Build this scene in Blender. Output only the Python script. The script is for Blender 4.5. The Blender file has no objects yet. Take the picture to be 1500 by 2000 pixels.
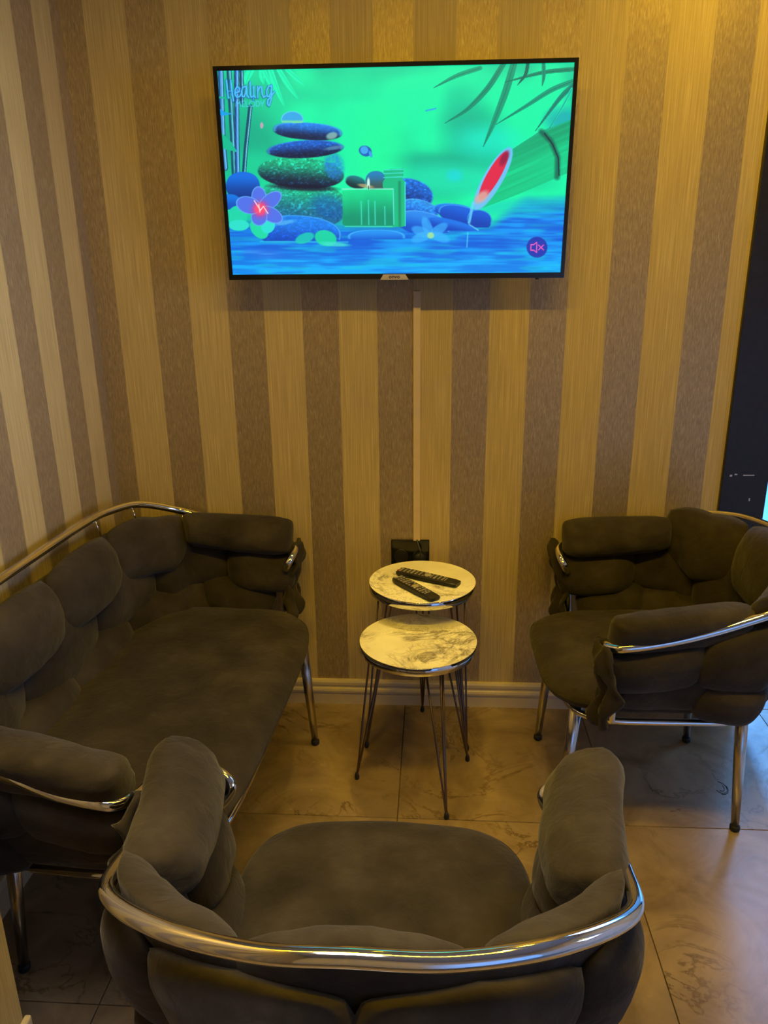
import bpy, bmesh, math, random
import numpy as np
from mathutils import Vector, Matrix

random.seed(7)
scene = bpy.context.scene
COL = scene.collection

# ------------------------------------------------------------------ camera
cam_data = bpy.data.cameras.new('camera')
cam = bpy.data.objects.new('camera', cam_data)
COL.objects.link(cam)
CAM_R = ((0.99792487, -0.00798963, -0.06389148),
         (0.06318147, 0.31277955, 0.94772203),
         (-0.01241200, 0.94979215, -0.31263529))
cam.matrix_world = Matrix(((CAM_R[0][0], CAM_R[0][1], -CAM_R[0][2], 0.0),
                           (CAM_R[1][0], CAM_R[1][1], -CAM_R[1][2], -2.403),
                           (CAM_R[2][0], CAM_R[2][1], -CAM_R[2][2], 1.508),
                           (0, 0, 0, 1)))
cam_data.sensor_fit = 'VERTICAL'
cam_data.sensor_height = 36.0
cam_data.sensor_width = 27.0
cam_data.lens = 1515.0 / 2000.0 * 36.0
cam_data.clip_start = 0.02
scene.camera = cam

# ------------------------------------------------------------------ sky, lights, exposure
WARM = (1.0, 0.63, 0.012)
world = bpy.data.worlds.new('daylight')
scene.world = world
world.use_nodes = True
bg = world.node_tree.nodes['Background']
bg.inputs['Color'].default_value = (0.20, 0.50, 1.0, 1)
bg.inputs['Strength'].default_value = 2.2


def area_light(name, loc, rot, sx, sy, power, color):
    l = bpy.data.lights.new(name, 'AREA')
    l.shape = 'RECTANGLE'
    l.size, l.size_y = sx, sy
    l.energy = power
    l.color = color
    o = bpy.data.objects.new(name, l)
    COL.objects.link(o)
    o.location = loc
    o.rotation_euler = rot
    return o


portal = area_light('door_portal', (1.49, 0.16, 1.06), (math.radians(-90), 0, 0), 0.9, 2.1, 1, (1, 1, 1))
portal.data.cycles.is_portal = True
# daylight coming in from the street through the glass door
area_light('street_daylight', (2.05, 1.05, 2.15), (math.radians(-58), 0, math.radians(-28)), 0.9, 0.9, 15, (0.50, 0.55, 1.0))
sl = area_light('street_skylight', (1.32, 2.95, 2.7), (0, 0, 0), 0.5, 0.5, 1350, (0.05, 0.28, 1.0))
sl.rotation_euler = Vector((0.1, -3.2, -2.5)).to_track_quat('-Z', 'Y').to_euler()
# cool side fill, added off to the right to light the left wall
wl = area_light('cool_side_fill', (2.12, -1.55, 1.55), (0, 0, 0), 0.7, 0.9, 3.2, (0.60, 0.70, 1.0))
wl.rotation_euler = Vector((-3.16, 0.72, -0.10)).to_track_quat('-Z', 'Y').to_euler()
wl.data.spread = math.radians(42)
# the ceiling's warm LED line, a warm spot by the door and added fills
area_light('warm_ceiling_line', (-0.05, -1.55, 2.46), (0, 0, 0), 1.7, 0.05, 29, WARM)
area_light('warm_corner_spot', (0.80, -0.42, 2.46), (0, 0, 0), 0.10, 0.10, 5.8, WARM)
wsp = area_light('warm_floor_fill', (0.75, -1.30, 2.46), (0, 0, 0), 0.08, 0.08, 1.1, (1.0, 0.64, 0.06))  # added to brighten the floor on the right
wsp.data.spread = math.radians(60)
tsp = area_light('warm_table_fill', (-0.04, -0.36, 2.46), (0, 0, 0), 0.08, 0.08, 0.5, (1.0, 0.66, 0.12))  # added to brighten the table tops
tsp.data.spread = math.radians(34)
npn = area_light('neutral_fill', (-0.25, -1.92, 2.46), (0, 0, 0), 0.5, 0.5, 2.6, (1.0, 0.93, 0.82))  # neutral fill added over the near armchair's cushions
npn.data.spread = math.radians(66)

scene.view_settings.view_transform = 'Standard'
scene.view_settings.look = 'None'
scene.view_settings.gamma = 1.0
scene.view_settings.use_curve_mapping = False
scene.view_settings.exposure = 0.12


# ------------------------------------------------------------------ helpers
def lin(c):
    out = []
    for v in c[:3]:
        v = v / 255.0
        out.append(v / 12.92 if v <= 0.04045 else ((v + 0.055) / 1.055) ** 2.4)
    return (*out, 1.0)


def new_mat(name, base=(0.5, 0.5, 0.5, 1), rough=0.5, metal=0.0, spec=0.5):
    m = bpy.data.materials.new(name)
    m.use_nodes = True
    b = m.node_tree.nodes['Principled BSDF']
    b.inputs['Base Color'].default_value = base
    b.inputs['Roughness'].default_value = rough
    b.inputs['Metallic'].default_value = metal
    b.inputs['Specular IOR Level'].default_value = spec
    return m


class NT:
    def __init__(self, m):
        self.t = m.node_tree
        self.b = self.t.nodes['Principled BSDF']

    def n(self, kind, **kw):
        nd = self.t.nodes.new(kind)
        for k, v in kw.items():
            setattr(nd, k, v)
        return nd

    def link(self, a, b):
        self.t.links.new(a, b)

    def math(self, op, a, b=None, c=None):
        nd = self.n('ShaderNodeMath', operation=op)
        for i, v in enumerate((a, b, c)):
            if v is None:
                continue
            if isinstance(v, (int, float)):
                nd.inputs[i].default_value = v
            else:
                self.link(v, nd.inputs[i])
        return nd.outputs[0]

    def mix(self, fac, a, b):
        nd = self.n('ShaderNodeMix', data_type='RGBA')
        for sock, v in ((nd.inputs[0], fac), (nd.inputs[6], a), (nd.inputs[7], b)):
            if isinstance(v, (int, float, tuple)):
                sock.default_value = v
            else:
                self.link(v, sock)
        return nd.outputs[2]

    def noise(self, vec, scale=5, detail=4, rough=0.5, dist=0.0):
        nd = self.n('ShaderNodeTexNoise')
        nd.inputs['Scale'].default_value = scale
        nd.inputs['Detail'].default_value = detail
        nd.inputs['Roughness'].default_value = rough
        nd.inputs['Distortion'].default_value = dist
        if vec is not None:
            self.link(vec, nd.inputs['Vector'])
        return nd.outputs['Fac']

    def scale(self, vec, s, loc=(0, 0, 0)):
        nd = self.n('ShaderNodeMapping')
        nd.inputs['Scale'].default_value = s
        nd.inputs['Location'].default_value = loc
        self.link(vec, nd.inputs['Vector'])
        return nd.outputs[0]

    def ramp(self, fac, stops):
        nd = self.n('ShaderNodeValToRGB')
        e = nd.color_ramp.elements
        while len(e) < len(stops):
            e.new(0.5)
        for el, (p, c) in zip(e, stops):
            el.position = p
            el.color = c if len(c) == 4 else (*c, 1)
        self.link(fac, nd.inputs[0])
        return nd.outputs[0]

    def bump(self, h, strength=0.2, dist=0.01):
        nd = self.n('ShaderNodeBump')
        nd.inputs['Strength'].default_value = strength
        nd.inputs['Distance'].default_value = dist
        self.link(h, nd.inputs['Height'])
        self.link(nd.outputs[0], self.b.inputs['Normal'])


def mesh_obj(name, verts, faces, mat=None, parent=None, smooth=False):
    me = bpy.data.meshes.new(name)
    me.from_pydata([tuple(v) for v in verts], [], faces)
    me.update()
    if smooth:
        me.polygons.foreach_set('use_smooth', [True] * len(me.polygons))
    o = bpy.data.objects.new(name, me)
    COL.objects.link(o)
    if mat:
        me.materials.append(mat)
    if parent:
        o.parent = parent
    return o


def fix_normals(o):
    bm = bmesh.new()
    bm.from_mesh(o.data)
    bmesh.ops.recalc_face_normals(bm, faces=bm.faces)
    bm.to_mesh(o.data)
    bm.free()
    return o


def box_geo(x0, x1, y0, y1, z0, z1):
    v = [(x0, y0, z0), (x1, y0, z0), (x1, y1, z0), (x0, y1, z0), (x0, y0, z1), (x1, y0, z1), (x1, y1, z1), (x0, y1, z1)]
    f = [(0, 3, 2, 1), (4, 5, 6, 7), (0, 1, 5, 4), (1, 2, 6, 5), (2, 3, 7, 6), (3, 0, 4, 7)]
    return v, f


def box(name, x0, x1, y0, y1, z0, z1, mat, parent=None, bevel=0.0, seg=2):
    v, f = box_geo(x0, x1, y0, y1, z0, z1)
    o = mesh_obj(name, v, f, mat, parent)
    if bevel:
        bm = bmesh.new()
        bm.from_mesh(o.data)
        bmesh.ops.bevel(bm, geom=list(bm.edges), offset=bevel, segments=seg, affect='EDGES', profile=0.5)
        bm.to_mesh(o.data)
        bm.free()
    return o


def struct(o):
    o['kind'] = 'structure'
    return o


def tag(o, label, cat, group=None):
    o['label'] = label
    o['category'] = cat
    if group:
        o['group'] = group
    return o


def empty(name, loc=(0, 0, 0), rz=0.0):
    o = bpy.data.objects.new(name, None)
    COL.objects.link(o)
    o.location = loc
    o.rotation_euler = (0, 0, rz)
    o.empty_display_size = 0.1
    return o


def catmull(pts, n=10):
    P = [np.array(p, float) for p in pts]
    P = [2 * P[0] - P[1]] + P + [2 * P[-1] - P[-2]]
    out = []
    for i in range(1, len(P) - 2):
        p0, p1, p2, p3 = P[i - 1], P[i], P[i + 1], P[i + 2]
        for k in range(n):
            t = k / n
            out.append(0.5 * (2 * p1 + (p2 - p0) * t + (2 * p0 - 5 * p1 + 4 * p2 - p3) * t * t + (3 * p1 - p0 - 3 * p2 + p3) * t ** 3))
    out.append(P[-2])
    return out


def tube_geo(pts, radii, seg=12, closed=False):
    pts = [Vector(p) for p in pts]
    n = len(pts)
    if isinstance(radii, (int, float)):
        radii = [radii] * n
    verts, faces = [], []
    prev = None
    for i, p in enumerate(pts):
        if closed:
            t = (pts[(i + 1) % n] - pts[i - 1]).normalized()
        else:
            t = (pts[min(i + 1, n - 1)] - pts[max(i - 1, 0)]).normalized()
        if prev is None:
            a = Vector((0, 0, 1)) if abs(t.z) < 0.9 else Vector((1, 0, 0))
            u = (a - t * a.dot(t)).normalized()
        else:
            u = (prev - t * prev.dot(t)).normalized()
        prev = u
        w = t.cross(u)
        for k in range(seg):
            an = 2 * math.pi * k / seg
            verts.append(p + (u * math.cos(an) + w * math.sin(an)) * radii[i])
    m = n if closed else n - 1
    for i in range(m):
        for k in range(seg):
            a, b = i * seg + k, i * seg + (k + 1) % seg
            j = (i + 1) % n
            faces.append((a, b, j * seg + (k + 1) % seg, j * seg + k))
    if not closed:
        faces.append(tuple(range(seg))[::-1])
        faces.append(tuple((n - 1) * seg + k for k in range(seg)))
    return verts, faces


def tube(name, pts, radii, mat, parent=None, seg=12, closed=False):
    v, f = tube_geo(pts, radii, seg, closed)
    return fix_normals(mesh_obj(name, v, f, mat, parent, smooth=True))


def join_geo(parts):
    V, F = [], []
    for v, f in parts:
        o = len(V)
        V += [tuple(x) for x in v]
        F += [tuple(i + o for i in q) for q in f]
    return V, F


# ------------------------------------------------------------------ materials
def wallpaper(name, axis, phase, period, duty):
    m = new_mat(name, rough=0.62, spec=0.35)
    t = NT(m)
    geo = t.n('ShaderNodeNewGeometry')
    sep = t.n('ShaderNodeSeparateXYZ')
    t.link(geo.outputs['Position'], sep.inputs[0])
    c = sep.outputs[axis]
    fr = t.math('FRACT', t.math('DIVIDE', t.math('SUBTRACT', c, phase), period))
    dark = t.math('LESS_THAN', fr, duty)
    comb = t.n('ShaderNodeCombineXYZ')
    t.link(c, comb.inputs[0])
    t.link(sep.outputs[2], comb.inputs[2])
    fib = t.noise(t.scale(comb.outputs[0], (330, 1, 5)), 1.0, 3, 0.6)
    rip = t.noise(t.scale(comb.outputs[0], (300, 1, 42)), 1.0, 2, 0.5, 0.8)
    lightc = t.ramp(fib, [(0.25, (0.36, 0.275, 0.130)), (0.52, (0.47, 0.365, 0.180)), (0.72, (0.60, 0.475, 0.25))])
    darkc = t.ramp(rip, [(0.3, (0.28, 0.215, 0.140)), (0.55, (0.375, 0.29, 0.185)), (0.78, (0.50, 0.40, 0.26))])
    colr = t.mix(dark, lightc, darkc)
    t.link(colr, t.b.inputs['Base Color'])
    hmix = t.mix(dark, fib, rip)
    t.bump(hmix, 0.25, 0.002)
    rr = t.math('SUBTRACT', 0.62, t.math('MULTIPLY', dark, 0.20))
    t.link(t.math('MULTIPLY', dark, 0.42), t.b.inputs['Metallic'])
    t.link(rr, t.b.inputs['Roughness'])
    return m


M_WALL_B = wallpaper('striped_wallpaper', 0, 0.052, 0.2275, 0.484)
M_WALL_L = wallpaper('striped_wallpaper_side', 1, -0.278, 0.217, 0.507)


def plain(name, col, rough=0.6, metal=0.0, spec=0.5, nscale=40, amt=0.12, bump=0.0):
    m = new_mat(name, (*col, 1), rough, metal, spec)
    t = NT(m)
    tc = t.n('ShaderNodeTexCoord')
    f = t.noise(tc.outputs['Object'], nscale, 4)
    lo = tuple(c * (1 - amt) for c in col)
    hi = tuple(min(1, c * (1 + amt)) for c in col)
    t.link(t.ramp(f, [(0.3, lo), (0.7, hi)]), t.b.inputs['Base Color'])
    if bump:
        t.bump(f, bump, 0.003)
    return m


M_PAINT = plain('cream_paint', (0.60, 0.53, 0.42), 0.6)
M_CEIL = plain('ceiling_paint', (0.50, 0.46, 0.40), 0.8)
M_BASE = plain('baseboard_paint', (0.56, 0.47, 0.33), 0.42, nscale=15, amt=0.05)
M_TRUNK = plain('trunking_plastic', (0.60, 0.47, 0.30), 0.45, amt=0.04)
M_BLACKWOOD = plain('black_wood', (0.010, 0.008, 0.007), 0.38, nscale=60, amt=0.4)
M_OUT = plain('outdoor_paving', (0.24, 0.26, 0.27), 0.8, nscale=3)
M_WHITE = plain('white_sill', (0.75, 0.76, 0.78), 0.4)
M_GROUT = plain('grout', (0.12, 0.09, 0.06), 0.8)
M_BLACK = plain('black_plastic', (0.012, 0.012, 0.013), 0.35, amt=0.2)
M_RUBBER = plain('black_rubber', (0.008, 0.008, 0.008), 0.6, amt=0.2)
M_GLOSSBLACK = plain('gloss_black', (0.006, 0.006, 0.008), 0.15, amt=0.1)
M_SILVER = plain('silver_plate', (0.62, 0.58, 0.55), 0.35, metal=0.6, amt=0.05)
M_CHROME = plain('chrome', (0.82, 0.81, 0.80), 0.07, metal=1.0, nscale=90, amt=0.03)
M_LEG = plain('brushed_chrome', (0.62, 0.58, 0.53), 0.22, metal=1.0, nscale=120, amt=0.06)
M_WIRE = plain('dark_wire', (0.16, 0.11, 0.085), 0.32, metal=0.9, nscale=90, amt=0.1)
M_BUTTON = plain('grey_buttons', (0.30, 0.28, 0.27), 0.5, amt=0.1)
M_RED = plain('red_button', (0.35, 0.02, 0.03), 0.5, amt=0.1)


def velvet():
    m = new_mat('grey_velvet', rough=0.95, spec=0.08)
    t = NT(m)
    tc = t.n('ShaderNodeTexCoord')
    f = t.noise(tc.outputs['Object'], 9, 5, 0.6)
    g = t.noise(tc.outputs['Object'], 420, 2, 0.5)
    c = t.ramp(f, [(0.3, (0.025, 0.0205, 0.0165)), (0.52, (0.040, 0.033, 0.027)), (0.72, (0.062, 0.052, 0.043))])
    t.link(c, t.b.inputs['Base Color'])
    t.b.inputs['Sheen Weight'].default_value = 0.22
    t.b.inputs['Sheen Roughness'].default_value = 0.45
    t.b.inputs['Sheen Tint'].default_value = (0.62, 0.60, 0.58, 1)
    w = t.noise(tc.outputs['Object'], 26, 3, 0.55, 0.6)
    h = t.math('ADD', t.math('MULTIPLY', w, 0.9), t.math('MULTIPLY', g, 0.05))
    t.bump(h, 0.5, 0.008)
    return m


M_VELVET = velvet()


def tile_mat():
    m = new_mat('beige_marble_tile', rough=0.16, spec=0.5)
    t = NT(m)
    tc = t.n('ShaderNodeTexCoord')
    oi = t.n('ShaderNodeObjectInfo')
    off = t.n('ShaderNodeVectorMath', operation='MULTIPLY_ADD')
    comb = t.n('ShaderNodeCombineXYZ')
    for i in range(3):
        t.link(oi.outputs['Random'], comb.inputs[i])
    t.link(comb.outputs[0], off.inputs[0])
    off.inputs[1].default_value = (37, 53, 19)
    t.link(tc.outputs['Object'], off.inputs[2])
    vec = off.outputs[0]
    cloud = t.noise(vec, 5.0, 7, 0.62, 0.8)
    fine = t.noise(vec, 45, 5, 0.6)
    warp = t.noise(vec, 3.2, 7, 0.62, 1.6)
    vein = t.math('ABSOLUTE', t.math('SUBTRACT', warp, 0.5))
    veinm = t.ramp(vein, [(0.0, (1, 1, 1)), (0.007, (0.7, 0.7, 0.7)), (0.022, (0, 0, 0))])
    patchy = t.ramp(t.noise(vec, 2.6, 3), [(0.46, (0, 0, 0)), (0.62, (1, 1, 1))])
    vm = t.math('MULTIPLY', veinm, patchy)
    base = t.ramp(cloud, [(0.25, (0.15, 0.102, 0.055)), (0.45, (0.24, 0.170, 0.098)), (0.6, (0.31, 0.226, 0.135)), (0.8, (0.42, 0.32, 0.21))])
    base = t.mix(t.math('MULTIPLY', t.math('SUBTRACT', fine, 0.35), 0.35), base, (0.30, 0.22, 0.15, 1))
    base = t.mix(t.math('MULTIPLY', vm, 0.85), base, (0.085, 0.050, 0.022, 1))
    t.link(base, t.b.inputs['Base Color'])
    rr = t.math('ADD', 0.16, t.math('MULTIPLY', fine, 0.16))
    t.link(rr, t.b.inputs['Roughness'])
    return m


M_TILE = tile_mat()


def marble_top():
    m = new_mat('white_marble_laminate', rough=0.28, spec=0.5)
    t = NT(m)
    tc = t.n('ShaderNodeTexCoord')
    oi = t.n('ShaderNodeObjectInfo')
    off = t.n('ShaderNodeVectorMath', operation='ADD')
    t.link(tc.outputs['Object'], off.inputs[0])
    t.link(oi.outputs['Location'], off.inputs[1])
    vec = t.scale(off.outputs[0], (1, 1, 1), (3.1, 1.7, 0))
    big = t.noise(vec, 4.6, 8, 0.66, 1.3)
    v1 = t.math('ABSOLUTE', t.math('SUBTRACT', big, 0.5))
    vein = t.ramp(v1, [(0.0, (1, 1, 1)), (0.016, (0.5, 0.5, 0.5)), (0.05, (0, 0, 0))])
    sm = t.noise(vec, 22, 8, 0.7, 1.5)
    v2 = t.ramp(t.math('ABSOLUTE', t.math('SUBTRACT', sm, 0.5)), [(0.0, (1, 1, 1)), (0.035, (0, 0, 0))])
    mask = t.ramp(t.noise(vec, 6.0, 3), [(0.42, (0, 0, 0)), (0.54, (1, 1, 1))])
    tot = t.math('MAXIMUM', t.math('MULTIPLY', vein, mask), t.math('MULTIPLY', t.math('MULTIPLY', v2, mask), 0.55))
    base = t.ramp(t.noise(vec, 8, 5), [(0.3, (0.78, 0.74, 0.68)), (0.7, (0.93, 0.91, 0.86))])
    t.link(t.mix(t.math('MULTIPLY', tot, 0.9), base, (0.09, 0.062, 0.045, 1)), t.b.inputs['Base Color'])
    return m


M_MARBLE = marble_top()

# ------------------------------------------------------------------ room shell
XL, XR_OPEN = -1.042, 0.897
CEIL = 2.5
struct(box('floor', XL - 0.1, 2.2, -3.6, 0.13, -0.06, -0.006, M_GROUT))
floor = bpy.data.objects['floor']
PITCH, GAP = 0.609, 0.0012
x0t, y0t = 0.5135, -0.592
me_tile = None
for ix in range(-3, 3):
    for iy in range(-3, 2):
        ax, bx_ = x0t + ix * PITCH + GAP, x0t + (ix + 1) * PITCH - GAP
        ay, by_ = y0t + iy * PITCH + GAP, y0t + (iy + 1) * PITCH - GAP
        ax, bx_ = max(ax, XL), min(bx_, 2.2)
        by_ = min(by_, 0.125)
        if bx_ - ax < 0.01 or by_ - ay < 0.01:
            continue
        cxx, cyy = (ax + bx_) / 2, (ay + by_) / 2
        t_ = box('floor_tile', ax - cxx, bx_ - cxx, ay - cyy, by_ - cyy, -0.008, 0.0, M_TILE, floor, bevel=0.0008, seg=1)
        t_.location = (cxx, cyy, 0)
struct(box('wall_back', XL - 0.12, XR_OPEN, 0.0, 0.12, 0.0, CEIL, M_WALL_B))
struct(box('wall_left', XL - 0.12, XL, -1.40, 0.0, 0.0, CEIL, M_WALL_L))
struct(box('wall_left_near', XL - 0.12, -0.735, -3.6, -1.40, 0.0, CEIL, M_WALL_L))
struct(box('wall_right', 2.2, 2.3, -3.6, 0.12, 0.0, CEIL, M_PAINT))
struct(box('wall_front', XL - 0.12, 2.3, -3.7, -3.6, 0.0, CEIL, M_PAINT))
struct(box('wall_over_door', XR_OPEN, 2.2, 0.0, 0.12, 2.16, CEIL, M_PAINT))
struct(box('wall_beside_door', 2.03, 2.2, 0.0, 0.12, 0.0, 2.16, M_PAINT))
struct(box('ceiling', XL - 0.12, 2.3, -3.7, 0.12, CEIL, CEIL + 0.1, M_CEIL))


def baseboard(name, p0, p1, n):
    """moulded skirting: profile (depth, height) swept from p0 to p1, n = into the room"""
    prof = [(0.0, 0.0), (0.012, 0.0), (0.012, 0.040), (0.010, 0.043), (0.016, 0.046), (0.018, 0.055), (0.016, 0.063),
            (0.011, 0.067), (0.011, 0.072), (0.015, 0.077), (0.015, 0.087), (0.011, 0.094), (0.0, 0.095)]
    V, F = [], []
    for p in (p0, p1):
        for d, h in prof:
            V.append((p[0] + n[0] * d, p[1] + n[1] * d, h))
    k = len(prof)
    for i in range(k):
        j = (i + 1) % k
        F.append((i, j, k + j, k + i))
    F += [tuple(range(k)), tuple(range(k, 2 * k))[::-1]]
    return struct(fix_normals(mesh_obj(name, V, F, M_BASE)))


baseboard('baseboard_back', (XL, 0), (XR_OPEN, 0), (0, -1))
baseboard('baseboard_left', (XL, -0.016), (XL, -1.40), (1, 0))
struct(box('trim_1', -0.735, -0.722, -1.46, -1.392, 0.0, 0.208, M_BASE, bevel=0.004))

# glass entrance door in its black frame
door = struct(empty('door_1', (XR_OPEN, 0, 0)))


def dpart(name, x0, x1, y0, y1, z0, z1, mat, bevel=0.0):
    o = box(name, x0 - XR_OPEN, x1 - XR_OPEN, y0, y1, z0, z1, mat, door, bevel)
    return o


dpart('door_jamb', XR_OPEN, 1.037, -0.014, 0.118, 0.0, 2.16, M_BLACKWOOD, 0.002)
dpart('door_jamb', 1.93, 2.03, -0.014, 0.118, 0.0, 2.16, M_BLACKWOOD, 0.002)
dpart('door_head', 1.037, 1.93, -0.014, 0.118, 2.06, 2.16, M_BLACKWOOD, 0.002)
dpart('threshold', 1.037, 1.93, 0.108, 0.16, 0.0, 0.030, M_WHITE, 0.003)
gm = bpy.data.materials.new('clear_glass')
gm.use_nodes = True
nt = gm.node_tree
nt.nodes.remove(nt.nodes['Principled BSDF'])
tr = nt.nodes.new('ShaderNodeBsdfTransparent')
tr.inputs[0].default_value = (0.93, 0.97, 0.98, 1)
gl = nt.nodes.new('ShaderNodeBsdfGlossy')
gl.inputs['Roughness'].default_value = 0.02
mx = nt.nodes.new('ShaderNodeMixShader')
mx.inputs[0].default_value = 0.05
nt.links.new(tr.outputs[0], mx.inputs[1])
nt.links.new(gl.outputs[0], mx.inputs[2])
nt.links.new(mx.outputs[0], nt.nodes['Material Output'].inputs[0])
dpart('glass_pane', 1.037, 1.93, 0.128, 0.136, 0.030, 2.06, gm)
for (sx0, sx1, sz, sh) in ((0.918, 0.925, 0.845, 0.006), (0.932, 0.940, 0.850, 0.004), (0.958, 0.992, 0.848, 0.003), (0.985, 0.989, 0.766, 0.009)):
    dpart('scratch', sx0, sx1, -0.0146, -0.0138, sz, sz + sh, M_SILVER)
struct(box('ground_outside', 0.0, 5.0, 0.16, 6.0, -0.06, -0.002, M_OUT))
struct(box('wall_outside', -0.5, 5.0, 3.2, 3.3, 0.0, 2.2, M_OUT))

# ------------------------------------------------------------------ ceiling fittings (above the frame)
M_LED = bpy.data.materials.new('warm_led')
M_LED.use_nodes = True
b_ = M_LED.node_tree.nodes['Principled BSDF']
b_.inputs['Emission Color'].default_value = (*WARM, 1)
b_.inputs['Emission Strength'].default_value = 14.0
strip = empty('led_strip', (-0.05, -1.55, 2.478))
box('housing', -0.88, 0.88, -0.04, 0.04, 0.004, 0.022, M_WHITE, strip)
box('diffuser', -0.86, 0.86, -0.028, 0.028, -0.004, 0.004, M_LED, strip)
tag(strip, 'warm linear LED strip on the ceiling above the sitting area', 'ceiling light')



def downlight(x, y, label):  # unseen fitting
    d = empty('ceiling_downlight', (x, y, 2.466))
    V, F = [], []
    n = 32
    prof = [(0.045, 0.004), (0.047, 0.0), (0.060, 0.002), (0.062, 0.034), (0.045, 0.034)]
    for r_, z_ in prof:
        for k in range(n):
            V.append((r_ * math.cos(2 * math.pi * k / n), r_ * math.sin(2 * math.pi * k / n), z_))
    for i in range(len(prof)):
        j = (i + 1) % len(prof)
        for k in range(n):
            F.append((i * n + k, j * n + k, j * n + (k + 1) % n, i * n + (k + 1) % n))
    fix_normals(mesh_obj('trim_ring', V, F, M_SILVER, d, True))
    fix_normals(mesh_obj('lens', *tube_geo([(0, 0, 0.008), (0, 0, 0.014)], 0.045, 32), M_LED, d))
    tag(d, label, 'ceiling light', 'warm round downlights in the ceiling')


downlight(0.80, -0.42, 'round warm ceiling downlight by the black door frame')
downlight(-0.04, -0.36, 'round warm downlight added above the marble side tables')
downlight(0.75, -1.30, 'round warm downlight added over the open floor on the right')
pn = empty('added_panel_fitting', (-0.25, -1.50 - 0.42, 2.478))  # unseen panel, added to go with the neutral fill
box('frame', -0.27, 0.27, -0.27, 0.27, 0.004, 0.022, M_WHITE, pn, 0.002)
box('diffuser', -0.25, 0.25, -0.25, 0.25, -0.002, 0.004, M_PAINT, pn)
tag(pn, 'square panel fitting added for the neutral fill above the near armchair', 'ceiling light')
win = struct(empty('added_window_1', (2.2, -1.55, 1.55)))  # unseen window, added to go with the cool side fill
for q0, q1, r0, r1 in ((-0.45, 0.45, -0.55, -0.50), (-0.45, 0.45, 0.50, 0.55), (-0.45, -0.40, -0.50, 0.50), (0.40, 0.45, -0.50, 0.50)):
    box('added_window_frame', -0.03, 0.0, q0, q1, r0, r1, M_WHITE, win, 0.003)
box('glass_pane', -0.012, -0.006, -0.40, 0.40, -0.50, 0.50, gm, win)

# ------------------------------------------------------------------ television
def srgb2lin(a):
    a = np.clip(a, 0, 255) / 255.0
    return np.where(a <= 0.04045, a / 12.92, ((a + 0.055) / 1.055) ** 2.4)


def homography(src, dst):
    A, b = [], []
    for (x, y), (u, v) in zip(src, dst):
        A += [[x, y, 1, 0, 0, 0, -u * x, -u * y], [0, 0, 0, x, y, 1, -v * x, -v * y]]
        b += [u, v]
    h = np.linalg.solve(np.array(A, float), np.array(b, float))
    return np.append(h, 1).reshape(3, 3)


def vnoise(X, Y, sx, sy, seed):
    rng = np.random.RandomState(seed)
    T = rng.rand(64, 64)
    x, y = X / sx, Y / sy
    xi, yi = np.floor(x).astype(int), np.floor(y).astype(int)
    fx, fy = x - xi, y - yi
    fx, fy = fx * fx * (3 - 2 * fx), fy * fy * (3 - 2 * fy)
    g = lambda i, j: T[(yi + j) % 64, (xi + i) % 64]
    return (g(0, 0) * (1 - fx) + g(1, 0) * fx) * (1 - fy) + (g(0, 1) * (1 - fx) + g(1, 1) * fx) * fy


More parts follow.
